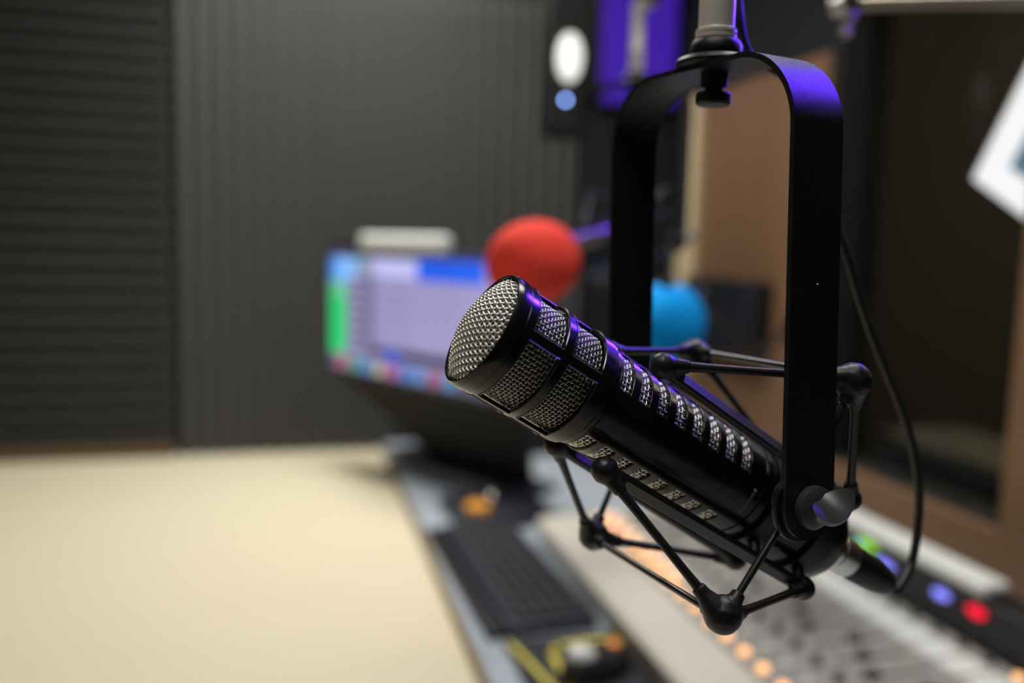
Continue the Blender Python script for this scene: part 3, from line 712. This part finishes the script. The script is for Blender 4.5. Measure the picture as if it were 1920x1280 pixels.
# ------------------------------------------------------------------ mixing console
CY0, CY1 = 0.40, 1.50; XC0, XC1 = 0.440, 0.845; zf, zbk = 0.826, 0.832
con = thing('mixing_console', 'pale grey broadcast mixing console with rows of glowing orange buttons', 'mixing console', (0.0, 0.0, 0.0))
vs = []
for y in (CY0, CY1): vs += [(XC0+0.012, y, ZC+0.0005), (XC0, y, zf-0.010), (XC0+0.012, y, zf), (XC1, y, zbk), (XC1, y, ZC+0.0005)]
MB().add(vs, [(0,1,2,3,4), (9,8,7,6,5), (0,5,6,1), (1,6,7,2), (2,7,8,3), (3,8,9,4), (4,9,5,0)]).build('console_body', m_consolelight, con, 0, 0.003)
sl_ = (zbk-zf)/(XC1-XC0-0.012)
def zs(x): return zf + (x-XC0-0.012)*sl_
def slab(x0, x1, y0, y1, t0, t1, name, m, bev=0.0, par=None):
    mb = MB(); mb.add([(x0,y0,zs(x0)+t0),(x1,y0,zs(x1)+t0),(x1,y1,zs(x1)+t0),(x0,y1,zs(x0)+t0),(x0,y0,zs(x0)+t1),(x1,y0,zs(x1)+t1),(x1,y1,zs(x1)+t1),(x0,y1,zs(x0)+t1)],
        [(0,3,2,1),(4,5,6,7),(0,1,5,4),(1,2,6,5),(2,3,7,6),(3,0,4,7)])
    return mb.build(name, m, par or con, 0, bev)
pt = 0.0443; y_ref = 0.9607
ks = [k for k in range(-13, 13) if CY0+0.02 < y_ref+pt*k < CY1-0.02]
btn = {}
def cyl(name, x, y, r, hh, m, n=20):
    key_ = (name, r, hh)
    if key_ not in btn:
        o = MB().lathe([(r,0.0),(r,hh*0.8),(r*0.85,hh),(r*0.1,hh)], n).build(name, m, con); btn[key_] = o.data
    else:
        o = bpy.data.objects.new(name, btn[key_]); COL.objects.link(o); o.parent = con
    if o.data.materials[0] != m:
        o.data = o.data.copy(); o.data.materials.clear(); o.data.materials.append(m)
    o.location = (x, y, zs(x)+0.0032); return o
for k in ks:
    y = y_ref+pt*k
    slab(0.530, 0.842, y-pt/2+0.0006, y+pt/2-0.0006, 0.0001, 0.003, 'channel_strip', m_console, 0.0006)
for k in ks:
    y = y_ref+pt*k
    if k == 9: m_ = m_ltred
    else: m_ = m_ltorange
    cyl('lit_button', 0.545, y, 0.0072, 0.006, m_)
    cyl('white_button', 0.580, y+0.003, 0.0085, 0.005, m_ltpeach if k > 4 else m_ltwhite)
    if k > 3: cyl('lit_button', 0.563, y+pt/2-0.008, 0.0072, 0.006, m_ltorange)
    cyl('rotary_knob', 0.618, y, 0.0058, 0.010, m_key)
    slab(0.645, 0.745, y-0.0022, y+0.0022, 0.0031, 0.0036, 'fader_slot', m_black)
    slab(0.655+0.02*((k*7) % 3), 0.672+0.02*((k*7) % 3), y-0.006, y+0.006, 0.0038, 0.011, 'fader_cap', m_key, 0.001)
    slab(0.765, 0.815, y-0.0195, y+0.0195, 0.0031, 0.0042, 'label_tab', m_white)
    cyl('top_button', 0.830, y, 0.006, 0.006, m_ltorange if k in (-4, -5) else m_key)
# meter bridge
mbk = bx('meter_bridge', (XC1+0.0005, CY0, ZC+0.0005), (XC1+0.060, 1.36, 0.897), m_black, con, 0.003)
def lamp(y, z, ly, lz, col, s, nm):
    o = MB().tube([(XC1-0.0025, y, z), (XC1+0.0003, y, z)], 1.0, 20)
    o.v = [(p[0], y+(p[1]-y)*ly, z+(p[2]-z)*lz) for p in o.v]
    return o.build('indicator_lamp', glow(nm, col, s), mbk)
lamp(1.0465, 0.876, 0.020, 0.006, (0.22, 0.22, 0.95), 1.6, 'violet_lamp')
lamp(0.9306, 0.878, 0.015, 0.006, (0.22, 0.22, 0.95), 1.6, 'violet_lamp')
lamp(0.8690, 0.880, 0.015, 0.007, (0.85, 0.0, 0.03), 1.4, 'red_lamp')
lamp(1.108, 0.884, 0.010, 0.005, (0.0, 0.25, 1.0), 1.5, 'blue_lamp')
lamp(1.0886, 0.891, 0.024, 0.006, (0.35, 0.85, 0.02), 1.0, 'green_lamp')
o = MB().box((XC1+0.002, 0.862, 0.8975), (XC1+0.046, 1.30, 0.918)).build('diffuser_strip', m_white, None, 30, 0.008, 4)
tag(o, 'long white rounded strip lying along the top of the black meter bridge', 'strip')

# ------------------------------------------------------------------ things near the right wall and the corner
# tilted white-framed panel
cc = at(1820, 335, 1.40); ex = (at(1920, 410, 1.353)-cc).normalized()
k0 = (at(1920, 130, 0.0)-cc).dot(ex); k1 = (at(1920, 130, 1.0)-cc).dot(ex); dd = k0/(k0-k1)      # distance at which the corner is square
ez = (at(1920, 130, dd)-cc).normalized(); en = ex.cross(ez)
if en.dot(CAM-cc) < 0: en = -en
tb = thing('tablet_computer', 'white framed tablet tilted at the right edge of the picture', 'tablet', basis(cc, ex, ez, en))
bx('frame', (0, 0, -0.012), (0.30, 0.40, 0.0), m_white, tb, 0.004)
scn = bx('screen', (0.004, 0.004, 0.0002), (0.296, 0.396, 0.0009), glow('lit_white_page', (0.93, 0.94, 0.96), 0.9), tb)
bx('screen_tile', (0.046, 0.078, 0.0010), (0.27, 0.33, 0.0016), glow('teal_picture', (0.10, 0.19, 0.26), 0.8), scn)
wi = tb.matrix_world.inverted(); c1 = tb.matrix_world @ V((0.15, 0.20, -0.012))
MB().tube([V((0.15, 0.20, -0.010)), wi @ V((XW-0.001, 1.045, 1.50))], 0.008, 12).build('bracket', m_black, tb)
print('TABLET', c1, en, dd)
# black socket box on the brown panel
o = thing('wall_box', 'black box on the brown wood panel behind the second microphone', 'box', (XW-0.0125, 1.98, 1.17))
bx('case', (-0.05, -0.19, -0.09), (-0.0005, 0.17, 0.09), m_black, o, 0.004); bx('lid', (-0.054, -0.185, -0.085), (-0.0505, 0.165, 0.085), m_navy, o, 0.002)
# hanging lamp with white oval lens and small blue lamp
lp = at(1068, 108, 1.92)
o = thing('spot_lamp', 'black hanging lamp with a white oval lens and a small blue light under it', 'lamp', lp)
to = (CAM-lp); to.z = 0; to.normalize(); sd = V((-to.y, to.x, 0)); LB = basis(V((0,0,0)), sd, -to, V((0,0,1)))
bx('housing', (-0.055, 0.0, -0.17), (0.055, 0.10, 0.20), m_foamin, o, 0.012, LB)
lens = MB(); lens.lathe([(0.0005,-0.010),(0.7,-0.008),(1.0,0.0),(1.0,0.002)], 32, None); lens.v = [tuple(LB @ V((p[0]*0.027, p[2]-0.001, p[1]*0.052))) for p in lens.v]
lens.build('lens', glow('white_lens', (0.92, 0.95, 0.90), 1.15), o)
MB().tube([LB @ V((-0.006,-0.004,-0.093)), LB @ V((-0.006,0.001,-0.093))], 0.004, 16).build('blue_light', glow('blue_led', (0.25, 0.42, 1.0), 16.0), o)
MB().tube([LB @ V((0,0.05,0.19)), LB @ V((0,0.05,2.598-lp.z))], 0.010, 12).build('hanging_rod', m_blackmetal, o)
# violet panel on the far wall
o = thing('led_panel', 'violet glowing panel high in the corner behind the second stand', 'light panel', (0.965, 2.371, 1.90))
bx('housing', (-0.135, -0.02, -0.17), (0.11, -0.0005, 0.24), m_black, o, 0.004)
bx('diffuser', (-0.125, -0.024, -0.16), (0.10, -0.0205, 0.23), glow('violet_glow', (0.06, 0.016, 0.42), 0.7), o)
